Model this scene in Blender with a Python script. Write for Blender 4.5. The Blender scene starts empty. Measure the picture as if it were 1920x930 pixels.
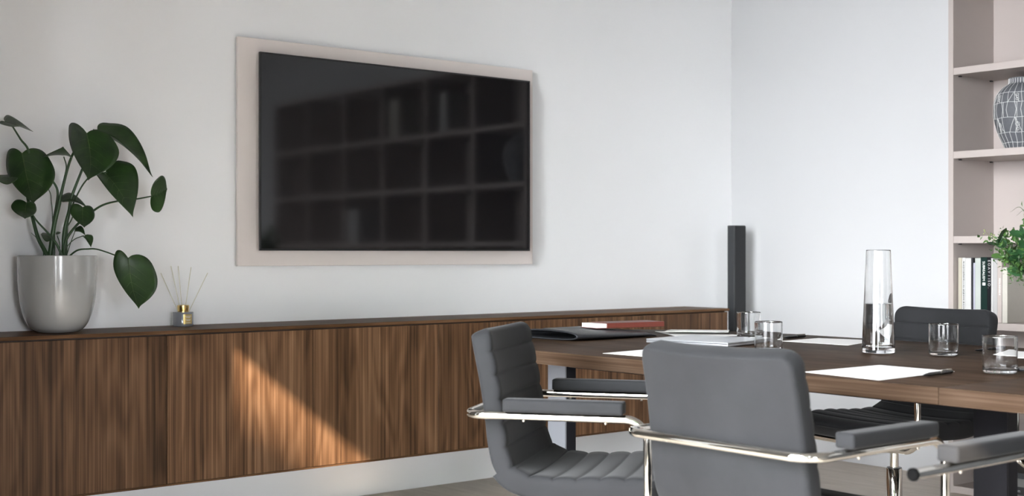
import bpy, bmesh, math, random
from mathutils import Vector, Matrix

random.seed(7)
S = bpy.context.scene
COL = S.collection
PI = math.pi

# ------------------------------------------------------------------ camera
cam = bpy.data.cameras.new('camera')
cam.sensor_width = 36.0
cam.lens = 36.0 * 2420.0 / 1920.0
cam.shift_y = 10.0 / 1920.0
cam.clip_start = 0.05
cam.dof.use_dof = True
cam.dof.focus_distance = 4.4
cam.dof.aperture_fstop = 4.0
camo = bpy.data.objects.new('camera', cam)
COL.objects.link(camo)
camo.location = (-5.405, -4.76, 1.05)
camo.rotation_euler = (PI / 2, 0, -math.atan2(0.62912, 0.77731))
S.camera = camo

# ------------------------------------------------------------------ light
S.view_settings.view_transform = 'Standard'
S.view_settings.look = 'None'
S.view_settings.gamma = 1.0
S.view_settings.use_curve_mapping = False
S.view_settings.exposure = 0.97

world = bpy.data.worlds.new('overcast_sky')
S.world = world
world.use_nodes = True
bg = world.node_tree.nodes['Background']
bg.inputs['Color'].default_value = (0.93, 0.96, 1.0, 1)
bg.inputs['Strength'].default_value = 25.0

sun = bpy.data.lights.new('sun', 'SUN')
sun.energy = 8.5
sun.angle = math.radians(0.6)
sun.color = (1.0, 0.83, 0.66)
suno = bpy.data.objects.new('sun', sun)
COL.objects.link(suno)
suno.rotation_euler = Vector((1.0, 1.0, -0.825)).to_track_quat('-Z', 'Y').to_euler()
suno.location = (-9, -8, 6)

# window openings: (plane axis value, from, to, sill, head)
WX = -5.80                                   # inner face of the window wall
BY = -8.00                                   # inner face of the back wall
CEIL = 3.20
WINS = [(-3.90, -1.95, 0.20, 3.034),          # y0, y1, sill, head of each opening in the window wall
        (-5.30, -4.12, 0.20, 2.45),
        (-6.50, -5.92, 2.30, 3.034)]
WIN_C = (-5.7, -4.8, 0.20, 1.75)             # x0, x1, sill, head of the opening added behind the camera as fill

def portal(name, loc, rot, sx, sy):
    l = bpy.data.lights.new(name, 'AREA')
    l.shape = 'RECTANGLE'; l.size = sx; l.size_y = sy
    l.cycles.is_portal = True
    o = bpy.data.objects.new(name, l); COL.objects.link(o)
    o.location = loc; o.rotation_euler = rot
    return o
for y0, y1, z0, z1 in WINS:
    portal('daylight_window', (WX - 0.24, (y0 + y1) / 2, (z0 + z1) / 2), (0, -PI / 2, 0), z1 - z0, y1 - y0)
portal('daylight_window', ((WIN_C[0] + WIN_C[1]) / 2, BY - 0.24, (WIN_C[2] + WIN_C[3]) / 2), (PI / 2, 0, 0), WIN_C[1] - WIN_C[0], WIN_C[3] - WIN_C[2])

# ------------------------------------------------------------------ materials
MAT = {}
def nt(name):
    m = bpy.data.materials.new(name); m.use_nodes = True
    t = m.node_tree
    MAT[name] = m
    return m, t, t.nodes['Principled BSDF']

def N(t, kind, **kw):
    n = t.nodes.new(kind)
    for k, v in kw.items():
        if k in n.inputs: n.inputs[k].default_value = v
        else: setattr(n, k, v)
    return n

def plain(name, col, rough=0.5, metal=0.0, noise=0.0, nscale=40.0, bump=0.0, bscale=200.0, spec=0.5, sheen=0.0, coat=0.0):
    m, t, b = nt(name)
    b.inputs['Base Color'].default_value = (*col, 1)
    b.inputs['Roughness'].default_value = rough
    b.inputs['Metallic'].default_value = metal
    b.inputs['Specular IOR Level'].default_value = spec
    if sheen:
        b.inputs['Sheen Weight'].default_value = sheen
        b.inputs['Sheen Roughness'].default_value = 0.4
    if coat:
        b.inputs['Coat Weight'].default_value = coat
        b.inputs['Coat Roughness'].default_value = 0.04
    tc = N(t, 'ShaderNodeTexCoord')
    nz = N(t, 'ShaderNodeTexNoise', Scale=nscale, Detail=5.0, Roughness=0.6)
    t.links.new(tc.outputs['Object'], nz.inputs['Vector'])
    mr = N(t, 'ShaderNodeMapRange')
    mr.inputs['To Min'].default_value = 1.0 - noise
    mr.inputs['To Max'].default_value = 1.0 + noise
    t.links.new(nz.outputs['Fac'], mr.inputs['Value'])
    mx = N(t, 'ShaderNodeMix', data_type='RGBA', blend_type='MULTIPLY')
    mx.inputs[0].default_value = 1.0
    mx.inputs[6].default_value = (*col, 1)
    t.links.new(mr.outputs['Result'], mx.inputs[7])
    t.links.new(mx.outputs[2], b.inputs['Base Color'])
    if bump:
        nb = N(t, 'ShaderNodeTexNoise', Scale=bscale, Detail=3.0)
        t.links.new(tc.outputs['Object'], nb.inputs['Vector'])
        bp = N(t, 'ShaderNodeBump', Strength=bump, Distance=0.002)
        t.links.new(nb.outputs['Fac'], bp.inputs['Height'])
        t.links.new(bp.outputs['Normal'], b.inputs['Normal'])
    return m

def wood(name, axis, cols, rough=0.45, wide=6.0, vary=0.25, spec=0.4):
    """grain running along the axis; cols = dark, mid, light"""
    m, t, b = nt(name)
    b.inputs['Roughness'].default_value = rough
    b.inputs['Specular IOR Level'].default_value = spec
    tc = N(t, 'ShaderNodeTexCoord'); oi = N(t, 'ShaderNodeObjectInfo')
    off = N(t, 'ShaderNodeVectorMath', operation='SCALE'); off.inputs[0].default_value = (13.1, 7.7, 9.3)
    t.links.new(oi.outputs['Random'], off.inputs['Scale'])
    add = N(t, 'ShaderNodeVectorMath', operation='ADD')
    t.links.new(tc.outputs['Object'], add.inputs[0]); t.links.new(off.outputs[0], add.inputs[1])
    def mapped(across, along):
        mp = N(t, 'ShaderNodeMapping')
        s = [across] * 3; s['xyz'.index(axis)] = along
        mp.inputs['Scale'].default_value = s
        t.links.new(add.outputs[0], mp.inputs['Vector'])
        return mp.outputs['Vector']
    # slow warp gives the cathedral shapes
    n0 = N(t, 'ShaderNodeTexNoise', Scale=1.0, Detail=2.0, Roughness=0.5); t.links.new(mapped(wide, 0.9), n0.inputs['Vector'])
    ring = N(t, 'ShaderNodeMath', operation='MULTIPLY'); ring.inputs[1].default_value = 60.0
    t.links.new(n0.outputs['Fac'], ring.inputs[0])
    sn = N(t, 'ShaderNodeMath', operation='SINE'); t.links.new(ring.outputs[0], sn.inputs[0])
    n1 = N(t, 'ShaderNodeTexNoise', Scale=1.0, Detail=6.0, Roughness=0.65); t.links.new(mapped(wide * 15, 0.55), n1.inputs['Vector'])
    n2 = N(t, 'ShaderNodeTexNoise', Scale=1.0, Detail=3.0, Roughness=0.5); t.links.new(mapped(wide * 1.6, 0.25), n2.inputs['Vector'])
    n3 = N(t, 'ShaderNodeTexNoise', Scale=1.0, Detail=2.0, Roughness=0.5); t.links.new(mapped(wide * 48, 3.0), n3.inputs['Vector'])
    def mad(src, k, prev=None, c=0.0):
        q = N(t, 'ShaderNodeMath', operation='MULTIPLY_ADD')
        t.links.new(src, q.inputs[0]); q.inputs[1].default_value = k
        if prev is None: q.inputs[2].default_value = c
        else: t.links.new(prev, q.inputs[2])
        return q.outputs[0]
    v = mad(sn.outputs[0], 0.075, None, -0.66)
    v = mad(n1.outputs['Fac'], 1.35, v)
    v = mad(n2.outputs['Fac'], 0.62, v)
    v = mad(n3.outputs['Fac'], 0.36, v)
    rp = N(t, 'ShaderNodeValToRGB')
    e = rp.color_ramp.elements
    e[0].position = 0.22; e[0].color = (*cols[0], 1)
    e[1].position = 0.85; e[1].color = (*cols[2], 1)
    k = e.new(0.52); k.color = (*cols[1], 1)
    t.links.new(v, rp.inputs['Fac'])
    mr = N(t, 'ShaderNodeMapRange'); mr.inputs['To Min'].default_value = 1 - vary / 2; mr.inputs['To Max'].default_value = 1 + vary / 2
    t.links.new(oi.outputs['Random'], mr.inputs['Value'])
    mx = N(t, 'ShaderNodeMix', data_type='RGBA', blend_type='MULTIPLY'); mx.inputs[0].default_value = 1.0
    t.links.new(rp.outputs['Color'], mx.inputs[6]); t.links.new(mr.outputs['Result'], mx.inputs[7])
    t.links.new(mx.outputs[2], b.inputs['Base Color'])
    bp = N(t, 'ShaderNodeBump', Strength=0.12, Distance=0.001); t.links.new(v, bp.inputs['Height'])
    t.links.new(bp.outputs['Normal'], b.inputs['Normal'])
    return m

plain('wall_paint_dimmed', (0.55, 0.555, 0.56), 0.75, noise=0.015, nscale=2.0, bump=0.05, bscale=350, spec=0.25)  # right wall's white, darkened to offset its stronger window light
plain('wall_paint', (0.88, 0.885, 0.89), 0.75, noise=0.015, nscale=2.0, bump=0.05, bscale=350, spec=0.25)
plain('wall_grey', (0.22, 0.22, 0.22), 0.8, noise=0.02, nscale=2.0)
plain('ground_paving', (0.14, 0.14, 0.145), 0.9, noise=0.3, nscale=0.5)
plain('ceiling_paint', (0.30, 0.29, 0.28), 0.8, noise=0.01, nscale=2.0)
plain('panel_beige', (0.76, 0.69, 0.655), 0.4, noise=0.01, nscale=3.0)
plain('taupe_board', (0.40, 0.352, 0.328), 0.45, noise=0.015, nscale=4.0)
plain('screen_black', (0.006, 0.006, 0.007), 0.06, noise=0.05, spec=0.5)
plain('black_plastic', (0.010, 0.010, 0.011), 0.35, noise=0.1)
plain('black_matte', (0.012, 0.012, 0.013), 0.6, noise=0.2, bump=0.2, bscale=500)
plain('grille_fabric', (0.014, 0.015, 0.017), 0.7, noise=0.35, nscale=420, bump=0.6, bscale=700)
plain('speaker_side', (0.028, 0.030, 0.033), 0.4, noise=0.1)
plain('velvet_grey', (0.0155, 0.016, 0.0172), 0.8, noise=0.34, nscale=7, bump=0.12, bscale=600, spec=0.2, sheen=0.08)
plain('chrome', (0.86, 0.835, 0.77), 0.07, metal=1.0, noise=0.03)
plain('chrome_satin', (0.72, 0.69, 0.61), 0.14, metal=1.0, noise=0.03)
plain('leg_steel', (0.145, 0.152, 0.167), 0.42, noise=0.03, spec=0.5)
plain('leg_black', (0.007, 0.007, 0.009), 0.5, noise=0.05, spec=0.15)
plain('pot_glaze', (0.36, 0.36, 0.35), 0.16, noise=0.04, nscale=3, coat=0.6)
plain('soil', (0.03, 0.02, 0.014), 0.95, noise=0.5, nscale=80, bump=0.8, bscale=120)
plain('stem_green', (0.020, 0.055, 0.016), 0.4, noise=0.25, nscale=20)
plain('leather_black', (0.020, 0.021, 0.024), 0.42, noise=0.15, nscale=60, bump=0.25, bscale=500)
plain('book_red', (0.13, 0.030, 0.020), 0.45, noise=0.15, nscale=50, bump=0.2, bscale=600)
plain('paper', (0.86, 0.85, 0.83), 0.75, noise=0.015, nscale=20)
plain('page_edge', (0.80, 0.77, 0.70), 0.8, noise=0.08, nscale=300)
plain('aluminium', (0.62, 0.64, 0.67), 0.32, metal=0.75, noise=0.02)
plain('pen_black', (0.012, 0.012, 0.013), 0.25, noise=0.1)
plain('print_grey', (0.45, 0.45, 0.45), 0.8)
plain('print_white', (0.85, 0.85, 0.83), 0.7)
plain('gold', (0.78, 0.56, 0.22), 0.2, metal=1.0, noise=0.04)
plain('gold_label', (0.46, 0.34, 0.12), 0.35, metal=0.6, noise=0.1)
plain('diffuser_grey', (0.20, 0.205, 0.225), 0.12, noise=0.03, coat=0.5)
plain('reed', (0.62, 0.60, 0.48), 0.7, noise=0.15, nscale=90)
plain('vase_slate', (0.085, 0.09, 0.10), 0.65, noise=0.22, nscale=120, bump=0.3, bscale=300)
plain('vase_line', (0.62, 0.62, 0.60), 0.7)
plain('silver_trim', (0.75, 0.75, 0.76), 0.3, metal=0.4)
plain('window_frame', (0.55, 0.55, 0.55), 0.4)
plain('carcass', (0.045, 0.03, 0.022), 0.6, noise=0.1)
plain('phone_grey', (0.04, 0.043, 0.05), 0.25)
plain('cap_rubber', (0.003, 0.003, 0.003), 0.9, spec=0.05)
plain('berry', (0.20, 0.23, 0.09), 0.5, noise=0.3)
W_DOOR = [(0.040, 0.0200, 0.0100), (0.122, 0.063, 0.031), (0.240, 0.138, 0.076)]
wood('walnut_vertical', 'z', W_DOOR, 0.45, spec=0.2)
wood('walnut_length', 'x', [tuple(c * 0.9 for c in k) for k in W_DOOR], 0.45, spec=0.06)
wood('walnut_table', 'y', [(0.026, 0.0148, 0.0086), (0.046, 0.0285, 0.0180), (0.080, 0.053, 0.0355)], 0.5, wide=5.0, vary=0.05, spec=0.03)
wood('floor_oak', 'y', [(0.44, 0.38, 0.315), (0.51, 0.445, 0.375), (0.57, 0.505, 0.43)], 0.45, wide=4.0, vary=0.12)

def leaf_mat(name, c0, c1):
    m, t, b = nt(name)
    b.inputs['Roughness'].default_value = 0.38
    tc = N(t, 'ShaderNodeTexCoord')
    nz = N(t, 'ShaderNodeTexNoise', Scale=18.0, Detail=4.0)
    t.links.new(tc.outputs['Object'], nz.inputs['Vector'])
    rp = N(t, 'ShaderNodeValToRGB')
    rp.color_ramp.elements[0].position = 0.3; rp.color_ramp.elements[0].color = (*c0, 1)
    rp.color_ramp.elements[1].position = 0.75; rp.color_ramp.elements[1].color = (*c1, 1)
    t.links.new(nz.outputs['Fac'], rp.inputs['Fac'])
    t.links.new(rp.outputs['Color'], b.inputs['Base Color'])
    wv = N(t, 'ShaderNodeTexNoise', Scale=60.0, Detail=2.0)
    t.links.new(tc.outputs['Object'], wv.inputs['Vector'])
    bp = N(t, 'ShaderNodeBump', Strength=0.25, Distance=0.002)
    t.links.new(wv.outputs['Fac'], bp.inputs['Height']); t.links.new(bp.outputs['Normal'], b.inputs['Normal'])
leaf_mat('leaf_dark', (0.010, 0.027, 0.007), (0.026, 0.068, 0.013))
plain('bark', (0.08, 0.06, 0.045), 0.9, noise=0.3)
leaf_mat('tree_leaves', (0.02, 0.05, 0.012), (0.05, 0.10, 0.03))
leaf_mat('leaf_rib', (0.045, 0.075, 0.022), (0.07, 0.11, 0.035))
leaf_mat('leaf_bouquet', (0.024, 0.062, 0.016), (0.065, 0.135, 0.028))
leaf_mat('leaf_eucalyptus', (0.014, 0.055, 0.018), (0.034, 0.098, 0.034))

def glass(name, col=(1, 1, 1), ior=1.45):
    m, t, b = nt(name)
    b.inputs['Base Color'].default_value = (*col, 1)
    b.inputs['Roughness'].default_value = 0.0
    b.inputs['IOR'].default_value = ior
    b.inputs['Transmission Weight'].default_value = 1.0
    return m
glass('clear_glass', (0.985, 0.99, 0.99), 1.46)
glass('water', (0.96, 0.97, 0.97), 1.33)
m, t, b = nt('window_glass')
t.nodes.remove(b)
tr = N(t, 'ShaderNodeBsdfTransparent'); gl = N(t, 'ShaderNodeBsdfGlossy', Roughness=0.02)
mxs = N(t, 'ShaderNodeMixShader'); mxs.inputs[0].default_value = 0.04
t.links.new(tr.outputs[0], mxs.inputs[1]); t.links.new(gl.outputs[0], mxs.inputs[2])
t.links.new(mxs.outputs[0], t.nodes['Material Output'].inputs['Surface'])

# ------------------------------------------------------------------ mesh helpers
def link(name, bm, mat, parent=None, smooth=False, loc=None, rot=None):
    me = bpy.data.meshes.new(name)
    bmesh.ops.recalc_face_normals(bm, faces=bm.faces[:])
    if all(e.is_manifold for e in bm.edges) and bm.calc_volume(signed=True) < 0:
        bmesh.ops.reverse_faces(bm, faces=bm.faces[:])
    bm.to_mesh(me); bm.free()
    if smooth:
        if smooth is True:
            for p in me.polygons: p.use_smooth = True
        else:
            me.shade_smooth() if hasattr(me, 'shade_smooth') else None
            try: me.set_sharp_from_angle(angle=smooth)
            except Exception: pass
    me.materials.append(MAT[mat])
    o = bpy.data.objects.new(name, me); COL.objects.link(o)
    if parent is not None: o.parent = parent
    if loc is not None: o.location = loc
    if rot is not None: o.rotation_euler = rot
    return o

def tag(o, label=None, cat=None, group=None, kind=None):
    if label: o['label'] = label
    if cat: o['category'] = cat
    if group: o['group'] = group
    if kind: o['kind'] = kind
    return o

def thing(name, label, cat, loc=(0, 0, 0), rz=0.0, group=None):
    o = bpy.data.objects.new(name, None); COL.objects.link(o)
    o.empty_display_size = 0.1
    o.location = loc; o.rotation_euler = (0, 0, rz)
    return tag(o, label, cat, group)

def box(x0, x1, y0, y1, z0, z1, bm=None, bev=0.0, seg=2):
    b = bmesh.new()
    vs = [b.verts.new((x, y, z)) for z in (z0, z1) for (x, y) in ((x0, y0), (x1, y0), (x1, y1), (x0, y1))]
    for q in ((0, 3, 2, 1), (4, 5, 6, 7), (0, 1, 5, 4), (1, 2, 6, 5), (2, 3, 7, 6), (3, 0, 4, 7)):
        b.faces.new([vs[i] for i in q])
    if bev:
        bmesh.ops.bevel(b, geom=b.edges[:], offset=bev, segments=seg, profile=0.7, affect='EDGES')
    if bm is None: return b
    merge(bm, b); return bm

def merge(dst, src):
    mp = {v: dst.verts.new(v.co) for v in src.verts}
    for f_ in src.faces:
        try: dst.faces.new([mp[v] for v in f_.verts])
        except ValueError: pass
    src.free()

def catmull(pts, n):
    P = [Vector(p) for p in pts]
    if len(P) == 2: return [P[0].lerp(P[1], i / n) for i in range(n + 1)]
    P = [P[0] * 2 - P[1]] + P + [P[-1] * 2 - P[-2]]
    out = []
    m = len(P) - 3
    for i in range(m):
        a, b, c, d = P[i:i + 4]
        for k in range(n):
            u = k / n
            out.append(0.5 * ((2 * b) + (c - a) * u + (2 * a - 5 * b + 4 * c - d) * u * u + (3 * b - a - 3 * c + d) * u ** 3))
    out.append(P[-2].copy())
    return out

def tube(path, r, bm=None, seg=10, cap=True, closed=False):
    """r: number or list of radii along the path"""
    bm = bm or bmesh.new()
    path = [Vector(p) for p in path]
    n = len(path)
    rr = r if isinstance(r, (list, tuple)) else [r] * n
    tans = []
    for i in range(n):
        if closed: d = path[(i + 1) % n] - path[i - 1]
        else: d = path[min(i + 1, n - 1)] - path[max(i - 1, 0)]
        tans.append(d.normalized() if d.length > 1e-9 else Vector((0, 0, 1)))
    u = tans[0].orthogonal().normalized()
    rings = []
    for i in range(n):
        u = (u - tans[i] * u.dot(tans[i])).normalized()
        w = tans[i].cross(u)
        rings.append([bm.verts.new(path[i] + (u * math.cos(2 * PI * k / seg) + w * math.sin(2 * PI * k / seg)) * rr[i]) for k in range(seg)])
    for i in range(n if closed else n - 1):
        a, b = rings[i], rings[(i + 1) % n]
        for k in range(seg):
            bm.faces.new((a[k], a[(k + 1) % seg], b[(k + 1) % seg], b[k]))
    if cap and not closed:
        bm.faces.new(rings[0][::-1]); bm.faces.new(rings[-1])
    return bm

def fillet(pts, r, n=6):
    """polyline with rounded corners"""
    P = [Vector(p) for p in pts]
    out = [P[0]]
    for i in range(1, len(P) - 1):
        a, b, c = P[i - 1], P[i], P[i + 1]
        d1 = (a - b).normalized(); d2 = (c - b).normalized()
        ang = d1.angle(d2)
        t_ = min(r / math.tan(ang / 2), (a - b).length * 0.49, (c - b).length * 0.49)
        rad = t_ * math.tan(ang / 2)
        cen = b + (d1 + d2).normalized() * (rad / math.sin(ang / 2))
        p0 = b + d1 * t_; p1 = b + d2 * t_
        v0 = p0 - cen; v1 = p1 - cen
        tot = v0.angle(v1); axn = v0.cross(v1).normalized()
        for k in range(n + 1):
            out.append(cen + Matrix.Rotation(tot * k / n, 3, axn) @ v0)
    out.append(P[-1])
    return out

def lathe(prof, seg=48, bm=None):
    """prof: list of (r, z); r=0 closes with a pole"""
    bm = bm or bmesh.new()
    rings = []
    for r, z in prof:
        if r < 1e-6: rings.append([bm.verts.new((0, 0, z))])
        else: rings.append([bm.verts.new((r * math.cos(2 * PI * k / seg), r * math.sin(2 * PI * k / seg), z)) for k in range(seg)])
    for a, b in zip(rings, rings[1:]):
        if len(a) == 1 and len(b) == 1: continue
        for k in range(seg):
            j = (k + 1) % seg
            if len(a) == 1: bm.faces.new((a[0], b[j], b[k]))
            elif len(b) == 1: bm.faces.new((a[k], a[j], b[0]))
            else: bm.faces.new((a[k], a[j], b[j], b[k]))
    return bm

def prism(poly, z0, z1, bev=0.0):
    bm = bmesh.new()
    lo = [bm.verts.new((x, y, z0)) for x, y in poly]
    hi = [bm.verts.new((x, y, z1)) for x, y in poly]
    n = len(poly)
    ft = bm.faces.new(hi); fb = bm.faces.new(lo[::-1])
    for i in range(n): bm.faces.new((lo[i], lo[(i + 1) % n], hi[(i + 1) % n], hi[i]))
    if bev:
        ed = [e for e in bm.edges if all(v in hi for v in e.verts) or all(v in lo for v in e.verts)]
        bmesh.ops.bevel(bm, geom=ed, offset=bev, segments=2, profile=0.6, affect='EDGES')
    return bm

def text_part(name, body, size, mat, parent, loc, rot, align='LEFT', ext=0.0002):
    cu = bpy.data.curves.new(name, 'FONT')
    cu.body = body; cu.size = size; cu.extrude = ext; cu.align_x = align; cu.resolution_u = 3
    tmp = bpy.data.objects.new(name, cu); COL.objects.link(tmp)
    dg = bpy.context.evaluated_depsgraph_get()
    me = bpy.data.meshes.new_from_object(tmp.evaluated_get(dg))
    bpy.data.objects.remove(tmp); bpy.data.curves.remove(cu)
    me.materials.clear(); me.materials.append(MAT[mat])
    o = bpy.data.objects.new(name, me); COL.objects.link(o)
    o.parent = parent; o.location = loc; o.rotation_euler = rot
    return o

def copy_tree(o, parent=None):
    c = o.copy(); COL.objects.link(c); c.parent = parent
    for ch in list(o.children): copy_tree(ch, c)
    return c
SM = math.radians(40)

# ------------------------------------------------------------------ the room
tag(link('wall_back', box(-8.0, 0.25, 0.0, 0.2, -0.1, CEIL + 0.15), 'wall_paint'), 'white painted wall carrying the television', kind='structure')
tag(link('wall_right', box(0.0, 0.2, BY - 0.3, 0.0, -0.1, CEIL + 0.15), 'wall_paint_dimmed'), 'white painted wall behind the bookcase', kind='structure')
tag(link('ceiling', box(WX - 0.2, 0.0, BY - 0.2, 0.0, CEIL, CEIL + 0.15), 'ceiling_paint'), 'plain grey ceiling', kind='structure')
bm = bmesh.new()
x0, x1 = WX - 0.2, WX
yy_ = 0.0
for y0, y1, z0, z1 in WINS:
    box(x0, x1, y1, yy_, -0.1, CEIL, bm)
    box(x0, x1, y0, y1, -0.1, z0, bm); box(x0, x1, y0, y1, z1, CEIL, bm)
    yy_ = y0
box(x0, x1, BY - 0.2, yy_, -0.1, CEIL, bm)
tag(link('wall_left', bm, 'wall_grey'), 'grey wall with three windows', kind='structure')
bm = bmesh.new()
y0, y1 = BY - 0.2, BY
box(WX, WIN_C[0], y0, y1, -0.1, CEIL, bm); box(WIN_C[1], 0.0, y0, y1, -0.1, CEIL, bm)
box(WIN_C[0], WIN_C[1], y0, y1, -0.1, WIN_C[2], bm); box(WIN_C[0], WIN_C[1], y0, y1, WIN_C[3], CEIL, bm)
tag(link('wall_front', bm, 'wall_grey'), 'grey wall behind the camera with an added fill window', kind='structure')
tag(link('shading_wall', box(-4.75, -4.45, -1.613, 0.0, 0.0, CEIL), 'wall_grey'), 'grey unseen wall added to shade the left of the television wall', kind='structure')  # added out of view to bound the sun patch and shade the wall

tag(link('ground_outside', box(-60, 40, -60, 40, -0.6, -0.3), 'ground_paving'), 'grey paving outside the building', kind='structure')
tr_ = thing('garden_tree', 'broad leafy tree standing outside in front of the sun', 'tree', (-14.0, -12.9, -0.3))
link('trunk', tube(catmull([(0, 0, 0), (.1, -.05, 2.0), (0, .1, 4.5), (.1, 0, 6.5)], 5), [.28 - .009 * q for q in range(16)], seg=12), 'bark', tr_, True)
rt = random.Random(5)
bm = bmesh.new()
for k in range(90):
    pe = rt.uniform(-3.6, 3.6); al = rt.uniform(-1.2, 1.2); rr_ = rt.uniform(.7, 1.15)
    zz_ = rt.uniform(2.6, 9.0) if k % 2 else 20.0
    px_, py_ = pe * .707 - al * .707, -pe * .707 - al * .707
    cx_ = Vector((px_, py_, min(zz_, 2.66 + .825 * (8.0 + al * .707 - pe * .707) - rr_ * 1.22 + .3 + rt.uniform(-.15, .05))))
    if k >= 86:                                # small upper twig clumps
        yw_, tp_, rr_ = ((-3.36, 2.87, .17), (-3.20, 2.72, .2), (-3.58, 2.70, .2), (-3.30, 2.66, .25))[k - 86]
        pe = -(yw_ + 4.9) / 1.414
        cx_ = Vector((pe * .707, -pe * .707, tp_ + .825 * (8.0 - pe * .707) - rr_ * 1.157 + .3))
    b2 = bmesh.new()
    bmesh.ops.create_icosphere(b2, subdivisions=3, radius=rr_)
    for v in b2.verts:
        v.co *= 1 + .12 * math.sin(v.co.x * 7 + k) * math.sin(v.co.y * 8 + 2 * k) + .08 * math.sin(v.co.z * 11 + k)
        v.co += cx_
    merge(bm, b2)
link('crown', bm, 'tree_leaves', tr_, True)
def window(name, axis, plane, a0, a1, z0, z1, nm):
    e = thing(name, None, None); tag(e, 'tall framed window', kind='structure')
    def bx_(u0, u1, w0, w1, d0, d1):
        return box(d0, d1, u0, u1, w0, w1) if axis == 'x' else box(u0, u1, d0, d1, w0, w1)
    d0, d1 = plane - 0.12, plane - 0.07
    link('frame_bar', bx_(a0, a1, z0, z0 + .03, d0, d1), 'window_frame', e); link('frame_bar', bx_(a0, a1, z1 - .004, z1, d0, d1), 'window_frame', e)
    link('frame_bar', bx_(a0, a0 + .01, z0 + .03, z1 - .004, d0, d1), 'window_frame', e); link('frame_bar', bx_(a1 - .01, a1, z0 + .03, z1 - .004, d0, d1), 'window_frame', e)
    for k in range(nm):
        u = a0 + (a1 - a0) * (k + 1) / (nm + 1)
        link('mullion', bx_(u - .025, u + .025, z0 + .03, z1 - .004, d0, d1), 'window_frame', e)
    for k in range(nm + 1):
        ua = a0 + (a1 - a0) * k / (nm + 1) + .03; ub = a0 + (a1 - a0) * (k + 1) / (nm + 1) - .03
        link('pane', bx_(ua - .02, ub + .02, z0 + .03, z1 - .004, plane - .098, plane - .092), 'window_glass', e)
for k, w_ in enumerate(WINS): window('window_%d' % (k + 1), 'x', WX, w_[0], w_[1], w_[2], w_[3], 0)
window('window_4', 'y', BY, WIN_C[0], WIN_C[1], WIN_C[2], WIN_C[3], 0)

fl = tag(link('floor', box(WX - 0.2, 0.0, BY - 0.2, 0.0, -0.1, -0.014), 'carcass'), 'grey oak plank floor', kind='structure')
PW, PLEN = 0.20, 1.90
bm = box(-PW / 2 + .0006, PW / 2 - .0006, -PLEN / 2 + .0008, PLEN / 2 - .0008, -0.0138, 0.0, bev=0.0012, seg=1)
pl0 = link('floor_plank', bm, 'floor_oak', fl)
first = True
nx = int(abs(WX) / PW)
for i in range(nx):
    off = (i * 0.73) % PLEN
    for k in range(-1, 5):
        yc = -off - PLEN * k + PLEN / 2
        if yc + PLEN / 2 > 0.0 or yc - PLEN / 2 < BY:
            lo, hi = max(yc - PLEN / 2, BY + .001), min(yc + PLEN / 2, -0.001)
            if hi - lo < 0.05: continue
            bm = box(-PW / 2 + .0006, PW / 2 - .0006, lo - yc, hi - yc, -0.0138, 0.0, bev=0.0012, seg=1)
            o = link('floor_plank', bm, 'floor_oak', fl)
        elif first: o = pl0; first = False
        else:
            o = pl0.copy(); COL.objects.link(o); o.parent = fl
        o.location = (-PW * (i + .5), yc, 0)

# ------------------------------------------------------------------ floating sideboard
CZ0, CZ1, CD = 0.204, 0.768, 0.319
UW = 0.607
ordn = ['walnut wall cabinet unit at the right end beside the tower speaker',
        'walnut wall cabinet unit, second from the tower speaker',
        'walnut wall cabinet unit behind the table leg and the turned chair armrests',
        'walnut wall cabinet unit directly left of the turned chair',
        'walnut wall cabinet unit under the reed diffuser, holding most of the sun patch',
        'walnut wall cabinet unit under the plant pot',
        'walnut wall cabinet unit at the far left end, cut by the frame']
for i in range(7):
    UW = 0.607
    xr = -0.390 - UW * i
    if i == 6: UW = 0.414
    xl = xr - UW
    u = thing('cabinet_unit', ordn[i], 'cabinet', (xl, 0, CZ0), 0, 'floating cabinet units')
    bm = bmesh.new()
    box(0.001, 0.017, -CD + .021, -.001, 0, CZ1 - CZ0 - .0145, bm); box(UW - .017, UW - .001, -CD + .021, -.001, 0, CZ1 - CZ0 - .0145, bm)
    box(0.017, UW - .017, -CD + .021, -.001, 0, .016, bm); box(0.017, UW - .017, -CD + .021, -.001, CZ1 - CZ0 - .031, CZ1 - CZ0 - .0145, bm)
    box(0.017, UW - .017, -.012, -.001, .016, CZ1 - CZ0 - .031, bm)
    link('body', bm, 'carcass', u)
    d = link('door', box(0.0015, UW - .0015, -CD, -CD + .019, .006, CZ1 - CZ0 - .0185, bev=.0008, seg=1), 'walnut_vertical', u)
    link('bottom_edge', box(0.0, UW, -CD + .002, -CD + .02, -.002, .0045), 'walnut_length', u)
    if i == 0:
        link('end_panel', box(UW, UW + .004, -CD + .0, -.001, 0, CZ1 - CZ0 - .0145), 'silver_trim', u)
tag(link('sideboard_top', box(-1.755, 2.315, -CD / 2, CD / 2 - .001, -.0065, .0065, bev=.001, seg=1), 'walnut_length', None, False, (-2.69, -CD / 2, CZ1 - .0065)),
    'long thin walnut top board running over the wall cabinets', 'worktop')

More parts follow.
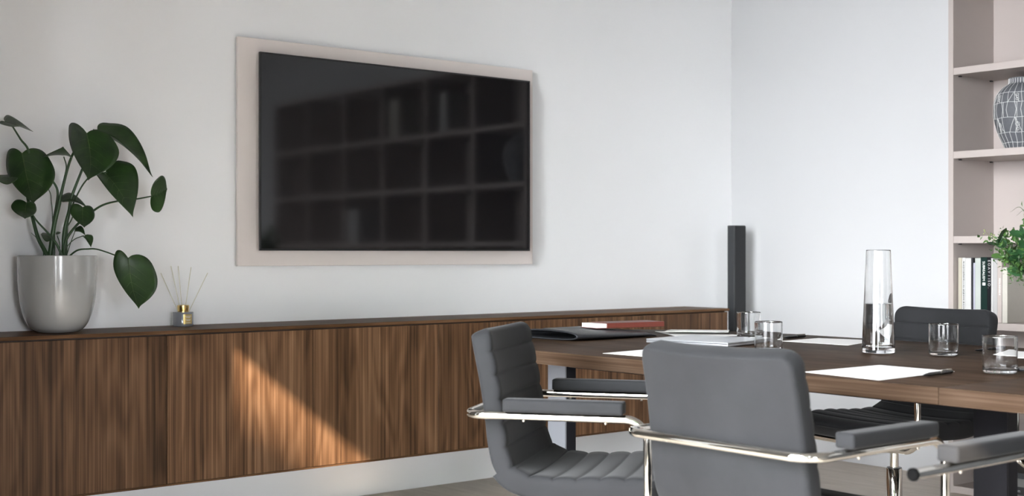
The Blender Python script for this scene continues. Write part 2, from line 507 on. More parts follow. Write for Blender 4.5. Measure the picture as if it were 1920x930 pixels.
# ------------------------------------------------------------------ wall panel and television
p = thing('wall_panel', 'pale pinkish beige rectangular panel mounted behind the television', 'wall panel', (-2.2315, 0, 1.46))
link('board', box(-.7715, .7715, -.042, -.028, -.4615, .4615, bev=.001, seg=1), 'panel_beige', p)
link('batten', box(-.70, .70, -.028, -.0005, .30, .36), 'taupe_board', p)
link('batten', box(-.70, .70, -.028, -.0005, -.36, -.30), 'taupe_board', p)
tv = thing('television', 'large flat black television switched off, reflecting a bookcase', 'television', (-2.2305, -.10, 1.46))
link('back_shell', box(-.56, .56, .010, .0575, -.30, .26, bev=.006), 'black_plastic', tv)
link('chassis', box(-.7045, .7045, .002, .010, -.399, .399, bev=.001, seg=1), 'black_plastic', tv)
link('screen', box(-.6985, .6985, -.0005, .002, -.391, .393), 'screen_black', tv)
bm = bmesh.new()
box(-.7045, .7045, -.002, .002, .393, .399, bm); box(-.7045, .7045, -.002, .002, -.399, -.391, bm)
box(-.7045, -.6985, -.002, .002, -.391, .393, bm); box(.6985, .7045, -.002, .002, -.391, .393, bm)
link('bezel', bm, 'black_plastic', tv)

# ------------------------------------------------------------------ tower speaker
sp = thing('tower_speaker', 'slim tall black tower loudspeaker in the room corner', 'speaker', (-.185, -.20, 0))
link('cabinet', box(-.0445, .0445, -.022, .026, .015, 1.197, bev=.002, seg=1), 'speaker_side', sp)
link('grille', box(-.0425, .0425, -.0265, -.0222, .03, 1.194, bev=.0015, seg=1), 'grille_fabric', sp)
link('base_plate', lathe([(0, 0), (.095, 0), (.10, .004), (.10, .012), (.095, .0155), (0, .0155)], 40), 'black_plastic', sp, SM)

# ------------------------------------------------------------------ bookcase
BX = -.342
bc = thing('bookcase', 'tall taupe open bookcase along the right wall', 'bookcase', (0, 0, 0))
BTOP = 2.262
ydiv = [-1.567 - .53 * k for k in range(7)]
for k, yy in enumerate(ydiv):
    link('side_panel' if k in (0, 6) else 'divider', box(BX, -.004, yy - .012, yy + .012, .0, BTOP), 'taupe_board', bc)
zsh = [.02, .386, .753, 1.125, 1.496, 1.8625, 2.2615]
for k in range(6):
    ya, yb = ydiv[k + 1] + .012, ydiv[k] - .012
    for j, zt in enumerate(zsh):
        z_ = max(zt, .032)
        if k == 3 and j == 2: continue
        link('shelf', box(BX + (0.0 if j in (0, 6) else .0015), -.016, ya, yb, z_ - .031, z_, bev=.0008, seg=1), 'taupe_board', bc)
        if k == 0 and j in (1, 2, 3, 4, 5):
            for (xx, ys_) in ((BX + .04, yb), (-.05, yb)):
                sup = link('shelf_support', box(xx, xx + .014, ys_ - .009, ys_ - .0002, z_ - .0365, z_ - .0312), 'black_plastic', bc)
    link('back_panel', box(-.0155, -.004, ya, yb, .0, BTOP), 'taupe_board', bc)

# ------------------------------------------------------------------ patterned vase on the shelf
VP = [(.0, .0), (.062, .0), (.066, .003), (.074, .02), (.098, .075), (.112, .125), (.1165, .165), (.114, .205), (.103, .24), (.085, .265), (.062, .283), (.0535, .29), (.0535, .312)]
vz = thing('patterned_vase', 'dark slate round vase with fine white incised line pattern', 'vase', (-.175, -1.806, 1.4965))
prof = [(p.x, p.y) for p in catmull([(a, b, 0) for a, b in VP[2:]], 5)]
link('body', lathe([(0, 0), (.060, 0)] + prof + [(.049, .312), (.049, .286), (0, .28)], 56), 'vase_slate', vz, SM)
def vr(h):
    for (ra, ha), (rb, hb) in zip(prof, prof[1:]):
        if ha <= h <= hb: return ra + (rb - ra) * ((h - ha) / max(hb - ha, 1e-6))
    return prof[-1][0]
lines = bmesh.new()
def vline(pts, w=.0009):
    """pts in (angle, height) along the vase surface"""
    out = []
    for (a0, h0), (a1, h1) in zip(pts, pts[1:]):
        for k in range(6):
            a = a0 + (a1 - a0) * k / 6; h = h0 + (h1 - h0) * k / 6
            r = vr(h); out.append((r * math.cos(a), r * math.sin(a), h))
    a, h = pts[-1]; out.append((vr(h) * math.cos(a), vr(h) * math.sin(a), h))
    tube(out, w, lines, 4)
for h in (.030, .072, .135, .200, .243):
    vline([(2 * PI * k / 20, h + .0015 * math.sin(k * 2.1)) for k in range(21)])
for k in range(30): vline([(2 * PI * k / 30, .286), (2 * PI * k / 30, .309)], .0012)
for k in range(24):
    a = 2 * PI * k / 24; d_ = 2 * PI / 24
    vline([(a, .007), (a + .03, .030), (a - .02, .072)])
    if k % 3 == 0: vline([(a, .072), (a + d_, .135), (a + 2 * d_, .072)]); vline([(a, .200), (a + d_ * .8, .243), (a + d_ * 1.6, .200)])
    elif k % 3 == 1: vline([(a, .072), (a + .05, .1), (a, .135)]); vline([(a + .05, .072), (a + .09, .1), (a + .05, .135)])
    else: vline([(a, .072), (a, .135)])
    vline([(a, .135), (a + (.06 if k % 2 else -.05), .168), (a, .200)])
    if k % 2: vline([(a + .08, .135), (a + .08, .200)])
    vline([(a, .200), (a - .03, .243), (a + .01, .284)])
for k in range(8):
    a = 2 * PI * (k + .45) / 8
    for h, q in ((.212, .006), (.222, .005), (.231, .005), (.105, .009), (.085, .006)):
        vline([(a + q / .11 * math.cos(u * PI / 4), h + q * math.sin(u * PI / 4)) for u in range(9)], .0007)
link('incised_lines', lines, 'vase_line', vz)

# ------------------------------------------------------------------ books
def bookmat(name, c, rough=0.55):
    if name not in MAT: plain(name, tuple(v * .68 for v in c) if sum(c) > .3 else tuple(v * .8 for v in c), rough, noise=0.05, nscale=60, spec=0.15)
    return name
def book(label, y, z, th, h, d, col, mname, x=BX + .03, flat=False, group=None, board=.0022, tilt=0.0, pages_front=False):
    b = thing('book', label, 'book', (x, y, z), 0, group)
    if tilt: b.rotation_euler = (tilt, 0, 0)
    bookmat(mname, col)
    bm = bmesh.new()
    w_ = th / 2 - .0004
    box(0, d, w_ - board, w_, 0, h, bm); box(0, d, -w_, -w_ + board, 0, h, bm)
    if pages_front: box(d - board, d, -w_ + board, w_ - board, 0, h, bm)
    else: box(0, board, -w_ + board, w_ - board, 0, h, bm)
    link('cover', bm, mname, b)
    e = .0 if pages_front else board
    link('pages', box(e + (.003 if pages_front else 0), d - (board if pages_front else .004), -w_ + board, w_ - board, .003, h - .003), 'page_edge', b)
    if flat: b.rotation_euler = (PI / 2, 0, 0)
    return b
Z4 = .7535
def yb_(zx): return -1.5845 - (zx - 132) / 331 * .233
GB = 'books standing on the shelf beside the bouquet'
specs = [  # zoom range, height, label, colour, material
    (132, 158, .277, 'cream spined book, first in the row on the shelf', (.58, .54, .44), 'book_cream'),
    (159, 182, .277, 'thin white book with small black spine lettering', (.72, .72, .70), 'book_white'),
    (182, 221, .275, 'wide plain white book between thin lettered book and dark book', (.74, .74, .73), 'book_white'),
    (221, 236, .277, 'narrow charcoal book left of the lilac booklet', (.035, .036, .04), 'book_charcoal'),
    (236, 248, .255, 'short thin lilac white booklet in the row', (.52, .52, .62), 'book_lilac'),
    (248, 286, .276, 'pale green grey book left of the dark green book', (.56, .60, .56), 'book_sage'),
    (286, 330, .280, 'dark green book with white capitals on its spine', (.006, .022, .018), 'book_green'),
    (330, 356, .280, 'black book with outlined white lettering down its spine', (.008, .008, .010), 'book_black'),
    (356, 368, .276, 'very thin white booklet right of the black book', (.70, .70, .72), 'book_white'),
    (368, 397, .268, 'light grey book in the middle of the pale books', (.55, .54, .53), 'book_grey'),
    (397, 427, .266, 'beige pink book with faint debossed spine letters', (.58, .51, .47), 'book_blush'),
    (429, 463, .236, 'shorter ivory book, last in the row under the bouquet', (.68, .65, .58), 'book_ivory'),
]
RB = {}
for a_, b_, h_, lab, c_, mn in specs:
    o = book(lab, (yb_(a_) + yb_(b_)) / 2, Z4, abs(yb_(b_) - yb_(a_)), h_, .21, c_, mn, group=GB)
    RB[mn + str(a_)] = o
RT = (PI / 2, PI / 2, -PI / 2)       # lettering that runs down a spine facing -x
def spine_text(o, body, size, mat, z, dy=0.0):
    return text_part('spine_lettering', body, size, mat, o, (-.0003, dy, z), RT)
spine_text(RB['book_green286'], 'SUBREALISM', .0155, 'print_white', .262, .006)
link('spine_mark', box(-.0006, 0, -.0065, .0065, .158, .170), 'print_white', RB['book_green286'])
spine_text(RB['book_black330'], 'E O A V  I  I S O .', .0165, 'print_grey', .268, .0055)
def spine_marks(o, z_top, z_bot, w_, mat, seed):
    r_ = random.Random(seed); bm = bmesh.new(); z_ = z_top
    while z_ > z_bot:
        l_ = r_.uniform(.002, .006)
        box(-.0004, 0, -w_ * r_.uniform(.5, 1), w_ * r_.uniform(.5, 1), z_ - l_, z_, bm); z_ -= l_ + r_.uniform(.0012, .004)
    link('spine_lettering', bm, mat, o)
spine_marks(RB['book_white159'], .262, .05, .0028, 'leg_black', 1)
spine_marks(RB['book_blush397'], .19, .12, .003, 'page_edge', 2)
# flat stack on the lowest shelf
def flat_book(label, y0, y1, z0, th, col, mn, txt=None):
    b = thing('book', label, 'book', (BX + .02, (y0 + y1) / 2, z0), 0, 'books lying on the lowest shelf')
    bookmat(mn, col)
    L = (y1 - y0) / 2
    bm = bmesh.new()
    box(0, .23, -L, L, 0, .003, bm); box(0, .23, -L, L, th - .003, th - .0004, bm); box(0, .003, -L, L, .003, th - .003, bm)
    link('cover', bm, mn, b)
    link('pages', box(.003, .226, -L + .003, L - .003, .003, th - .003), 'page_edge', b)
    for body, yy, sz in (txt or []):
        text_part('spine_lettering', body, sz, 'print_grey', b, (-.0003, yy, th * .3), (PI / 2, 0, -PI / 2))
    return b
flat_book('dark grey book at the bottom of the flat stack on the lowest shelf', -2.05, -1.74, .0325, .033, (.06, .06, .062), 'book_darkgrey', [('-', .085, .03), ('Bon', .045, .02)])
flat_book('light grey middle book of the flat stack on the lowest shelf', -2.05, -1.74, .066, .034, (.30, .30, .29), 'book_midgrey')
flat_book('charcoal top book of the flat stack on the lowest shelf', -2.04, -1.74, .1005, .024, (.10, .105, .11), 'book_slate', [('ooo l', .075, .016)])
# further bays, seen in the television's reflection
GR = 'books in the far bays of the bookcase'
for k, (y_, z_, n_, h_, c_, mn, lab) in enumerate([
    (-2.45, 1.863, 2, .27, (.70, .69, .66), 'book_white', 'pale books leaning'), (-3.02, 1.863, 3, .28, (.70, .69, .66), 'book_ivory', 'white books'),
    (-3.55, 1.126, 4, .25, (.55, .53, .5), 'book_grey', 'grey books'), (-4.35, .754, 2, .22, (.5, .48, .44), 'book_cream', 'cream books')]):
    for j in range(n_):
        book(['first', 'second', 'third', 'fourth'][j] + ' of the ' + lab + ' in bookcase bay %s from the corner' % ['two', 'three', 'four', 'six'][k],
             y_ - .036 * j, z_ + .0008, .033, h_ - .01 * (j % 2), .2, c_, mn, group=GR)

# ------------------------------------------------------------------ conference table
TZ = .74; TX = -2.104; HW = .656
tb = thing('conference_table', 'long walnut conference table with rounded end on steel legs', 'table', (TX, -3.06, 0))
arc = [(HW * math.sin(a), 1.44 + .80 * math.cos(a)) for a in [PI / 2 - PI * k / 44 for k in range(45)]]
half = [(HW, .0008)] + arc + [(-HW, .0008)]
link('table_top', prism(half, TZ - .041, TZ, .0025), 'walnut_table', tb, math.radians(30))
link('table_top', prism([(-x_, -y_) for x_, y_ in half], TZ - .041, TZ, .0025), 'walnut_table', tb, math.radians(30))
def frame(y, cover='leg_steel'):
    for sx in (-.285, .285):
        l = link('leg', box(sx - .019, sx + .026, y - .046, y + .046, .006, TZ - .0415, bev=.0015, seg=1), 'leg_black', tb)
        link('leg_cover', box(sx - .0255, sx - .0195, y - .046, y + .046, .006, TZ - .0415), cover, l)
    link('cross_beam', box(-.259, .285 - .026, y - .03, y + .03, TZ - .075, TZ - .0415), 'leg_black', tb)
    link('foot_bar', box(-.50, .50, y - .045, y + .045, .0, .0055), 'leg_black', tb)
frame(1.745); frame(.075, 'leg_black'); frame(-1.7)  # middle frame's leg covers blackened to stand in for shading
link('rail', box(-.30, -.24, .11, 1.69, TZ - .09, TZ - .0765), 'leg_black', tb)
link('rail', box(.20, .26, .11, 1.69, TZ - .09, TZ - .0765), 'leg_black', tb)
link('cable_tray', prism([(-.12, 1.0), (.12, 1.0), (.12, 1.5), (-.12, 1.5)], TZ - .085, TZ - .0415, .02), 'leg_steel', tb)

# ------------------------------------------------------------------ chairs
PROF = [(-.272, .850), (-.256, .785), (-.237, .705), (-.222, .625), (-.210, .555), (-.193, .505), (-.158, .476), (-.10, .464), (-.01, .465), (.09, .472), (.17, .472), (.215, .463), (.245, .445)]
def shell_frames():
    pts = catmull([(x_, 0, z_) for x_, z_ in PROF], 24)
    L = [0.0]
    for a, b in zip(pts, pts[1:]): L.append(L[-1] + (b - a).length)
    return pts, L
SP, SL = shell_frames()
def at_s(s):
    s = min(max(s, 0), SL[-1])
    for i in range(len(SL) - 1):
        if SL[i + 1] >= s:
            u = (s - SL[i]) / max(SL[i + 1] - SL[i], 1e-9)
            p = SP[i].lerp(SP[i + 1], u); d = (SP[i + 1] - SP[i]).normalized()
            return p, d
    return SP[-1], (SP[-1] - SP[-2]).normalized()
S_SPLIT = None
for i, p_ in enumerate(SP):
    if p_.z < .492: S_SPLIT = SL[i]; break
CH = S_SPLIT / 6.0
def shell(s0, s1, T, w0, w1, round0, round1, wrap0, wrap1, edge=None):
    bm = bmesh.new()
    n = int((s1 - s0) / .0028)
    rings = []
    for i in range(n + 1):
        s = s0 + (s1 - s0) * i / n
        # denser near the rounded ends
        p, d = at_s(s)
        nf = Vector((-d.z, 0, d.x))            # towards the sitter: up from the seat, forward from the back
        if nf.x + nf.z < 0: nf = -nf
        u = (s - s0) / (s1 - s0)
        w = w0 + (w1 - w0) * u; t_ = T
        for flag, dist in ((round0, s - s0), (round1, s1 - s)):
            if flag:
                rc = .040
                if dist < rc: w = w - rc + math.sqrt(max(rc * rc - (rc - dist) ** 2, 0)) * .999
                e_ = .013
                if dist < e_: t_ = T * max(.12, math.sqrt(max(1 - ((e_ - dist) / e_) ** 2, 0)))
        fz = (s / CH) % 1.0
        bul = (.0005 + .0105 * abs(math.sin(PI * fz)) ** .26) * t_ / T
        wrap = wrap0 + (wrap1 - wrap0) * u
        rc2 = min(.012, t_ * .45)
        ring = []
        def put(y, off):
            q = p + nf * (off + wrap * (y / w0) ** 2)
            ring.append(bm.verts.new((q.x, y, q.z)))
        M = 12
        ww = w - rc2
        for k in range(M + 1): put(-ww + 2 * ww * k / M, bul)
        for k in range(1, 5):
            a = PI / 2 - PI / 2 * k / 4
            put(ww + rc2 * math.cos(a), -rc2 + rc2 * math.sin(a) + bul * max(0, math.sin(a)) ** 1.5)
        put(ww + rc2 * 1.02, -t_ / 2)
        for k in range(0, 4):
            a = -PI / 2 * k / 4
            put(ww + rc2 * math.cos(a), -t_ + rc2 + rc2 * math.sin(a))
        for k in range(M + 1): put(ww - 2 * ww * k / M, -t_)
        for k in range(1, 5):
            a = -PI / 2 - PI / 2 * k / 4
            put(-ww + rc2 * math.cos(a), -t_ + rc2 + rc2 * math.sin(a))
        put(-ww - rc2 * 1.02, -t_ / 2)
        for k in range(0, 4):
            a = PI - PI / 2 * k / 4
            put(-ww + rc2 * math.cos(a), -rc2 + rc2 * math.sin(a) + bul * max(0, math.sin(a)) ** 1.5)
        if edge is not None and s >= s0 + .03:
            edge[0].append(ring[M + 5].co.copy() + Vector((0, .0004, 0))); edge[1].append(ring[-5].co.copy() - Vector((0, .0004, 0)))
        rings.append(ring)
    m_ = len(rings[0])
    for a, b in zip(rings, rings[1:]):
        for k in range(m_): bm.faces.new((a[k], a[(k + 1) % m_], b[(k + 1) % m_], b[k]))
    bm.faces.new(rings[0][::-1]); bm.faces.new(rings[-1])
    return bm
XR, XP, YA, ZA, RT_ = -.285, .185, .268, .640, .0105
def make_chair(label, loc, rz, capped=False):
    c = thing('swivel_chair', label, 'chair', loc, rz, 'grey swivel chairs around the table')
    ed = ([], [])
    bk = link('backrest', shell(0, S_SPLIT + .012, .042, .217, .228, True, False, .026, .010, ed), 'velvet_grey', c, math.radians(50))
    link('seat', shell(S_SPLIT - .012, SL[-1], .052, .230, .236, False, True, .010, .004), 'velvet_grey', c, math.radians(50))
    if capped:
        path = fillet([(.235, YA, ZA), (XR, YA, ZA), (XR, -YA, ZA), (.235, -YA, ZA)], .055, 8)
        link('armrest_frame', tube(path, RT_, seg=14), 'chrome', c, SM)
        for sy in (-1, 1):
            link('end_cap', tube([(.2352, sy * YA, ZA), (.240, sy * YA, ZA), (.2425, sy * YA, ZA)], [.0125, .0125, .010], seg=16), 'cap_rubber', c, SM)
    else:
        path = [(XP, 0, .398)]
        path = fillet([(XP, 0, .398), (XP, YA, .398), (XP, YA, ZA), (XR, YA, ZA), (XR, -YA, ZA), (XP, -YA, ZA), (XP, -YA, .398), (XP, 0, .398)], .055, 8)
        link('armrest_frame', tube(path, RT_, seg=14), 'chrome', c, SM)
    for sy in (-1, 1):
        link('arm_pad', box(-.180, .128, sy * YA - .024, sy * YA + .024, ZA + .0108, ZA + .044, bev=.010, seg=3), 'velvet_grey', c, True)
        for xx in (-.13, .08):
            link('screw', lathe([(0, -.004), (.003, -.003), (.004, 0), (.004, .003), (0, .003)], 10), 'chrome', c, SM, (xx, sy * YA, ZA - RT_ - .001))
    link('mount_plate', box(-.11, .19, -.10, .10, .392, .409, bev=.004), 'leg_black', c, SM)
    link('tilt_housing', lathe([(0, .352), (.028, .352), (.05, .362), (.072, .384), (.075, .392), (0, .392)], 32), 'chrome_satin', c, SM)
    link('gas_lift', lathe([(0, .285), (.0148, .285), (.0148, .353), (0, .353)], 28), 'chrome', c, SM)
    link('column', lathe([(0, .07), (.027, .07), (.027, .296), (.0255, .298), (.0255, .295), (.0155, .295), (0, .295)], 32), 'chrome', c, SM)
    link('collar', lathe([(.0150, .2955), (.0254, .2955), (.0254, .300), (.0150, .300), (.0150, .2955)], 28), 'black_plastic', c, SM)
    for k in range(4):
        a = PI / 4 + PI / 2 * k
        r_ = Matrix.Rotation(a, 3, 'Z')
        pts = [r_ @ Vector(v) for v in ((.02, 0, .088), (.12, 0, .080), (.24, 0, .060), (.315, 0, .048))]
        lg = link('base_leg', tube(catmull(pts, 5), [.019 - .0006 * q for q in range(16)], seg=12), 'chrome', c, SM)
        link('glide', lathe([(0, 0), (.024, 0), (.026, .004), (.020, .014), (.008, .018), (.008, .042), (0, .042)], 20), 'black_plastic', lg, SM, r_ @ Vector((.300, 0, 0)))
    return c
make_chair('grey channel stitched swivel chair turned sideways, facing right, left of the other chairs', (-3.043, -2.199, 0), math.radians(-54.2))
make_chair('grey swivel chair in the foreground seen squarely from behind', (-3.045, -2.873, 0), 0.0)
make_chair('swivel chair across the table behind the water carafe, facing us', (-1.515, -2.085, 0), math.radians(172))
make_chair('chair cut off at bottom right, showing one sunlit arm pad and a black capped tube', (-3.085, -3.637, 0), math.radians(180), capped=True)
make_chair('swivel chair across the table, mostly hidden behind the dark table leg at right', (-1.515, -2.915, 0), math.radians(180))

# ------------------------------------------------------------------ things on the table
def tumbler(label, x, y):
    g = [(0, 0), (.036, 0), (.0405, .002), (.0425, .006), (.0429, .012), (.0430, .018), (.0430, .022), (.0430, .0930), (.0430, .0950), (.0427, .0964), (.0420, .0970), (.0413, .0964), (.0411, .0950), (.0411, .0930), (.0411, .022), (.0410, .018), (.0403, .013), (.0385, .0105), (.034, .0092), (0, .0088)]
    o = link('tumbler', lathe(g, 48), 'clear_glass', None, SM, (x, y, TZ + .0003))
    tag(o, label, 'glass', 'clear water tumblers')
tumbler('clear empty tumbler farthest back, in front of the tower speaker', -1.787, -1.657)
tumbler('clear empty tumbler beside the laptop, overlapping the farther glass', -2.244, -2.129)
tumbler('clear empty tumbler right of the carafe, before the far chair back', -1.932, -2.545)
tumbler('clear empty tumbler nearest us at the right edge', -2.327, -2.961)
cf = thing('water_carafe', 'tall tapered clear glass carafe half filled with water', 'carafe', (-1.996, -2.358, TZ + .0003))
outp = [(0, 0), (.046, 0), (.0485, .0012), (.0498, .004), (.0501, .008), (.0500, .012), (.0498, .016), (.0388, .28), (.0374, .315), (.0373, .3180), (.0370, .3198), (.0365, .3203), (.0360, .3198), (.0358, .3180), (.0358, .315), (.0372, .28), (.0478, .030), (.0462, .0205), (.040, .017), (0, .016)]
link('glass_body', lathe(outp, 64), 'clear_glass', cf, SM)
link('water', lathe([(0, .0165), (.0395, .0175), (.0459, .0210), (.0475, .030), (.0424, .1510), (.0423, .1530), (.0410, .1532), (0, .1532)], 64), 'water', cf, SM)

def sheet(name, label, pts, z, cat='paper', lift=None, group='sheets of paper on the table', lines_=0):
    """a sheet with four corners, subdivided, with a slight curl"""
    o = thing(name, label, cat, (pts[0][0], pts[0][1], z), 0, group)
    bm = bmesh.new(); n = 10
    P_ = [Vector((a - pts[0][0], b - pts[0][1], 0)) for a, b in pts]
    g = []
    for i in range(n + 1):
        row = []
        for j in range(n + 1):
            u, v = i / n, j / n
            q = P_[0] * (1 - u) * (1 - v) + P_[1] * u * (1 - v) + P_[2] * u * v + P_[3] * (1 - u) * v
            q.z += lift(u, v) if lift else 0
            row.append(bm.verts.new(q))
        g.append(row)
    for i in range(n):
        for j in range(n): bm.faces.new((g[i][j], g[i + 1][j], g[i + 1][j + 1], g[i][j + 1]))
    top = bm.faces[:]
    r = bmesh.ops.extrude_face_region(bm, geom=top)
    for v in r['geom']:
        if isinstance(v, bmesh.types.BMVert): v.co.z += .0009
    link('leaf', bm, 'paper', o, SM)
    if lines_:
        bm = bmesh.new()
        for k in range(lines_):
            v = .16 + .6 * k / lines_
            a = P_[0].lerp(P_[1], .12).lerp(P_[3].lerp(P_[2], .12), v); b = P_[0].lerp(P_[1], .12 + .55 * (.6 + .4 * ((k * 37) % 10) / 10)).lerp(P_[3].lerp(P_[2], .12 + .55), v)
            tube([a + Vector((0, 0, .00095)), b + Vector((0, 0, .00095))], .0006, bm, 4)
        link('printed_lines', bm, 'print_grey', o)
    return o
z0 = TZ + .0004
sheet('paper_sheet', 'white sheet of paper in front of the carafe with a pen on its corner', [(-2.697, -2.623), (-2.367, -2.623), (-2.378, -2.862), (-2.729, -2.879)], z0, lines_=5)
sheet('paper_sheet', 'white sheet of paper partly hidden behind the foreground chair back', [(-2.676, -1.834), (-2.42, -1.80), (-2.41, -2.05), (-2.66, -2.09)], z0)
sheet('paper_sheet', 'white sheet of paper on the far table side left of the carafe', [(-1.806, -1.824), (-1.575, -1.805), (-1.515, -2.02), (-1.80, -2.10)], z0)
sheet('paper_sheet', 'white sheet of paper at the right edge behind the nearest tumbler', [(-1.84, -2.645), (-1.60, -2.585), (-1.60, -2.83), (-1.84, -2.86)], z0)
sheet('paper_sheet', 'bottom sheet of the loose paper pile left of the tumblers', [(-1.745, -1.139), (-1.60, -1.30), (-1.684, -1.545), (-1.926, -1.448)], z0)
sheet('paper_sheet', 'top sheet of the loose paper pile with a raised curled front edge', [(-1.63, -1.113), (-1.472, -1.287), (-1.72, -1.50), (-1.88, -1.32)], z0 + .0013, lift=lambda u, v: .011 * v * v + .004 * math.sin(PI * v))
def pen(label, a, b, z):
    a = Vector((*a, z)); b = Vector((*b, z)); d = b - a
    o = thing('ballpoint_pen', label, 'pen', a, math.atan2(d.y, d.x), 'black pens on the table')
    L = d.length; r = .0052
    R_ = Matrix.Rotation(PI / 2, 4, 'Y')
    bm = lathe([(0, 0), (.0018, .001), (.0040, .02), (r, .035), (r, L * .55)], 16); bmesh.ops.transform(bm, matrix=R_, verts=bm.verts[:]); 
    link('barrel', bm, 'pen_black', o, SM)
    bm = lathe([(r, L * .552), (r * 1.04, L * .56), (r * 1.04, L - .008), (r * .7, L - .006), (r * .55, L), (0, L)], 16); bmesh.ops.transform(bm, matrix=R_, verts=bm.verts[:])
    link('cap', bm, 'pen_black', o, SM)
    bm = lathe([(r * 1.06, L * .548), (r * 1.1, L * .55), (r * 1.06, L * .556)], 16); bmesh.ops.transform(bm, matrix=R_, verts=bm.verts[:])
    link('ring', bm, 'chrome', o, SM)
    link('clip', box(L * .62, L - .006, -.0016, .0016, r * 1.04, r * 1.04 + .0022), 'chrome_satin', o)
pen('black pen lying by the far glasses', (-1.712, -1.757), (-1.560, -1.735), TZ + .0058)
pen('black pen on the right corner of the nearest sheet', (-2.590, -2.908), (-2.440, -2.895), TZ + .0068)
pen('black pen behind the nearest tumbler', (-1.725, -2.525), (-1.600, -2.565), TZ + .0058)
ph = thing('mobile_phone', 'dark grey phone at the right edge beside the nearest tumbler', 'phone', (-2.19, -3.01, TZ + .0003), math.radians(10))
link('body', box(-.036, .036, -.075, .075, 0, .0075, bev=.003), 'phone_grey', ph, SM)
link('screen', box(-.033, .033, -.072, .072, .0076, .0079), 'screen_black', ph)
# laptop
lp = thing('laptop', 'closed silver laptop lying on the table beside the tumblers', 'laptop', (-2.073, -1.723, TZ + .0005), math.radians(10))
link('base', box(-.142, .142, -.163, .163, .002, .0095, bev=.003), 'aluminium', lp, SM)
link('lid', box(-.142, .142, -.163, .163, .0100, .0155, bev=.0025), 'aluminium', lp, SM)
for sx in (-1, 1):
    for sy in (-1, 1): link('foot', box(sx * .13 - .006, sx * .13 + .006, sy * .145 - .006, sy * .145 + .006, 0, .0021), 'black_matte', lp)
# leather folder: a folded sleeve with an open left end
fd = thing('leather_folder', 'black leather document folder with open end under the red book', 'folder', (-2.385, -1.385, TZ + .0004), math.radians(2))
bm = bmesh.new()
n = 24
def fold_section(x):
    """closed sleeve section in y-z at length x: puffed at the open end"""
    puff = .030 - .014 * min(x / .33, 1)
    ring = []
    for k in range(n):
        a = 2 * PI * k / n
        y = .15 + .155 * (abs(math.cos(a)) ** .55) * (1 if math.cos(a) >= 0 else -1)
        z = .0015 + puff * .5 + puff * .5 * (abs(math.sin(a)) ** .8) * (1 if math.sin(a) >= 0 else -1) + (.006 * math.sin(PI * (y + .005) / .31) if math.sin(a) > 0 else 0)
        ring.append((x, y, max(z, .0012)))
    return ring
outer, inner = [], []
xs = [0, .012, .04, .10, .2, .30, .38, .405, .41]
for i, x in enumerate(xs):
    rg = fold_section(x)
    if i >= len(xs) - 2:
        k_ = .55 if i == len(xs) - 2 else .12
        rg = [(a, b, .0012 + (c_ - .0012) * k_) for a, b, c_ in rg]
    outer.append([bm.verts.new(v) for v in rg])
for a, b in zip(outer, outer[1:]):
    for k in range(n): bm.faces.new((a[k], a[(k + 1) % n], b[(k + 1) % n], b[k]))
bm.faces.new(outer[-1])
for i, x in enumerate(xs[:6]):
    rg = fold_section(x); cy = .15; cz = sum(v[2] for v in rg) / n
    inner.append([bm.verts.new((v[0], cy + (v[1] - cy) * .975, cz + (v[2] - cz) * .72)) for v in rg])
for a, b in zip(inner, inner[1:]):
    for k in range(n): bm.faces.new((a[(k + 1) % n], a[k], b[k], b[(k + 1) % n]))
bm.faces.new(inner[-1][::-1])
for k in range(n): bm.faces.new((outer[0][(k + 1) % n], outer[0][k], inner[0][k], inner[0][(k + 1) % n]))
link('sleeve', bm, 'leather_black', fd, True)
link('flap', box(.13, .37, .17, .315, .0262, .0290, bev=.001), 'leather_black', fd, SM)
# red notebook on the folder
rb = thing('red_notebook', 'thick red brown notebook lying on the leather folder', 'notebook', (-2.165, -1.215, TZ + .0330), math.radians(-10))
link('pages', box(.004, .300, -.045, .060, .0015, .0165), 'paper', rb)
bm = bmesh.new()
box(.045, .303, -.05, .063, .0167, .0188, bm, .0006, 1); box(0, .303, -.05, .063, -.0005, .0013, bm, .0004, 1)
box(.045, .303, -.0515, -.0455, .0, .0187, bm, .002, 2)
link('cover', bm, 'book_red', rb)

# ------------------------------------------------------------------ bouquet in a glass vase
bq = thing('flower_vase', 'rounded clear glass vase at the right edge of the table', 'vase', (-1.59, -2.69, TZ + .0003))
link('glass_body', lathe([(0, 0), (.035, 0), (.040, .003), (.052, .03), (.066, .075), (.066, .105), (.054, .145), (.045, .165), (.048, .185), (.0465, .186), (.0435, .166), (.052, .145), (.0635, .105), (.0635, .075), (.049, .03), (.036, .012), (0, .01)], 48), 'clear_glass', bq, SM)
link('water', lathe([(0, .0105), (.0355, .0125), (.0485, .03), (.0630, .075), (.0632, .09), (0, .09)], 40), 'water', bq, SM)
bo = thing('green_bouquet', 'loose bouquet of green leaves and berry sprigs in the glass vase', 'bouquet', (-1.59, -2.69, TZ + .02))
rnd = random.Random(3)
tips = []
for k in range(28):
    a = rnd.uniform(0, 2 * PI); el = rnd.uniform(.15, 1.25); R_ = rnd.uniform(.14, .215)
    tip = Vector((math.cos(a) * math.cos(el) * R_, math.sin(a) * math.cos(el) * R_, .23 + math.sin(el) * R_ * 1.05))
    base = Vector((rnd.uniform(-.02, .02), rnd.uniform(-.02, .02), .0))
    neck = Vector((math.cos(a) * .025, math.sin(a) * .025, .165))
    pth = catmull([base, neck, (neck + tip) / 2 + Vector((0, 0, .015)), tip], 6)
    link('stem', tube(pth, .0016, seg=5), 'stem_green', bo)
    tips.append((tip, (tip - neck).normalized(), neck))
lb = bmesh.new()
ol = [(0, 0), (.35, .12), (.5, .35), (.46, .6), (.28, .85), (0, 1)]
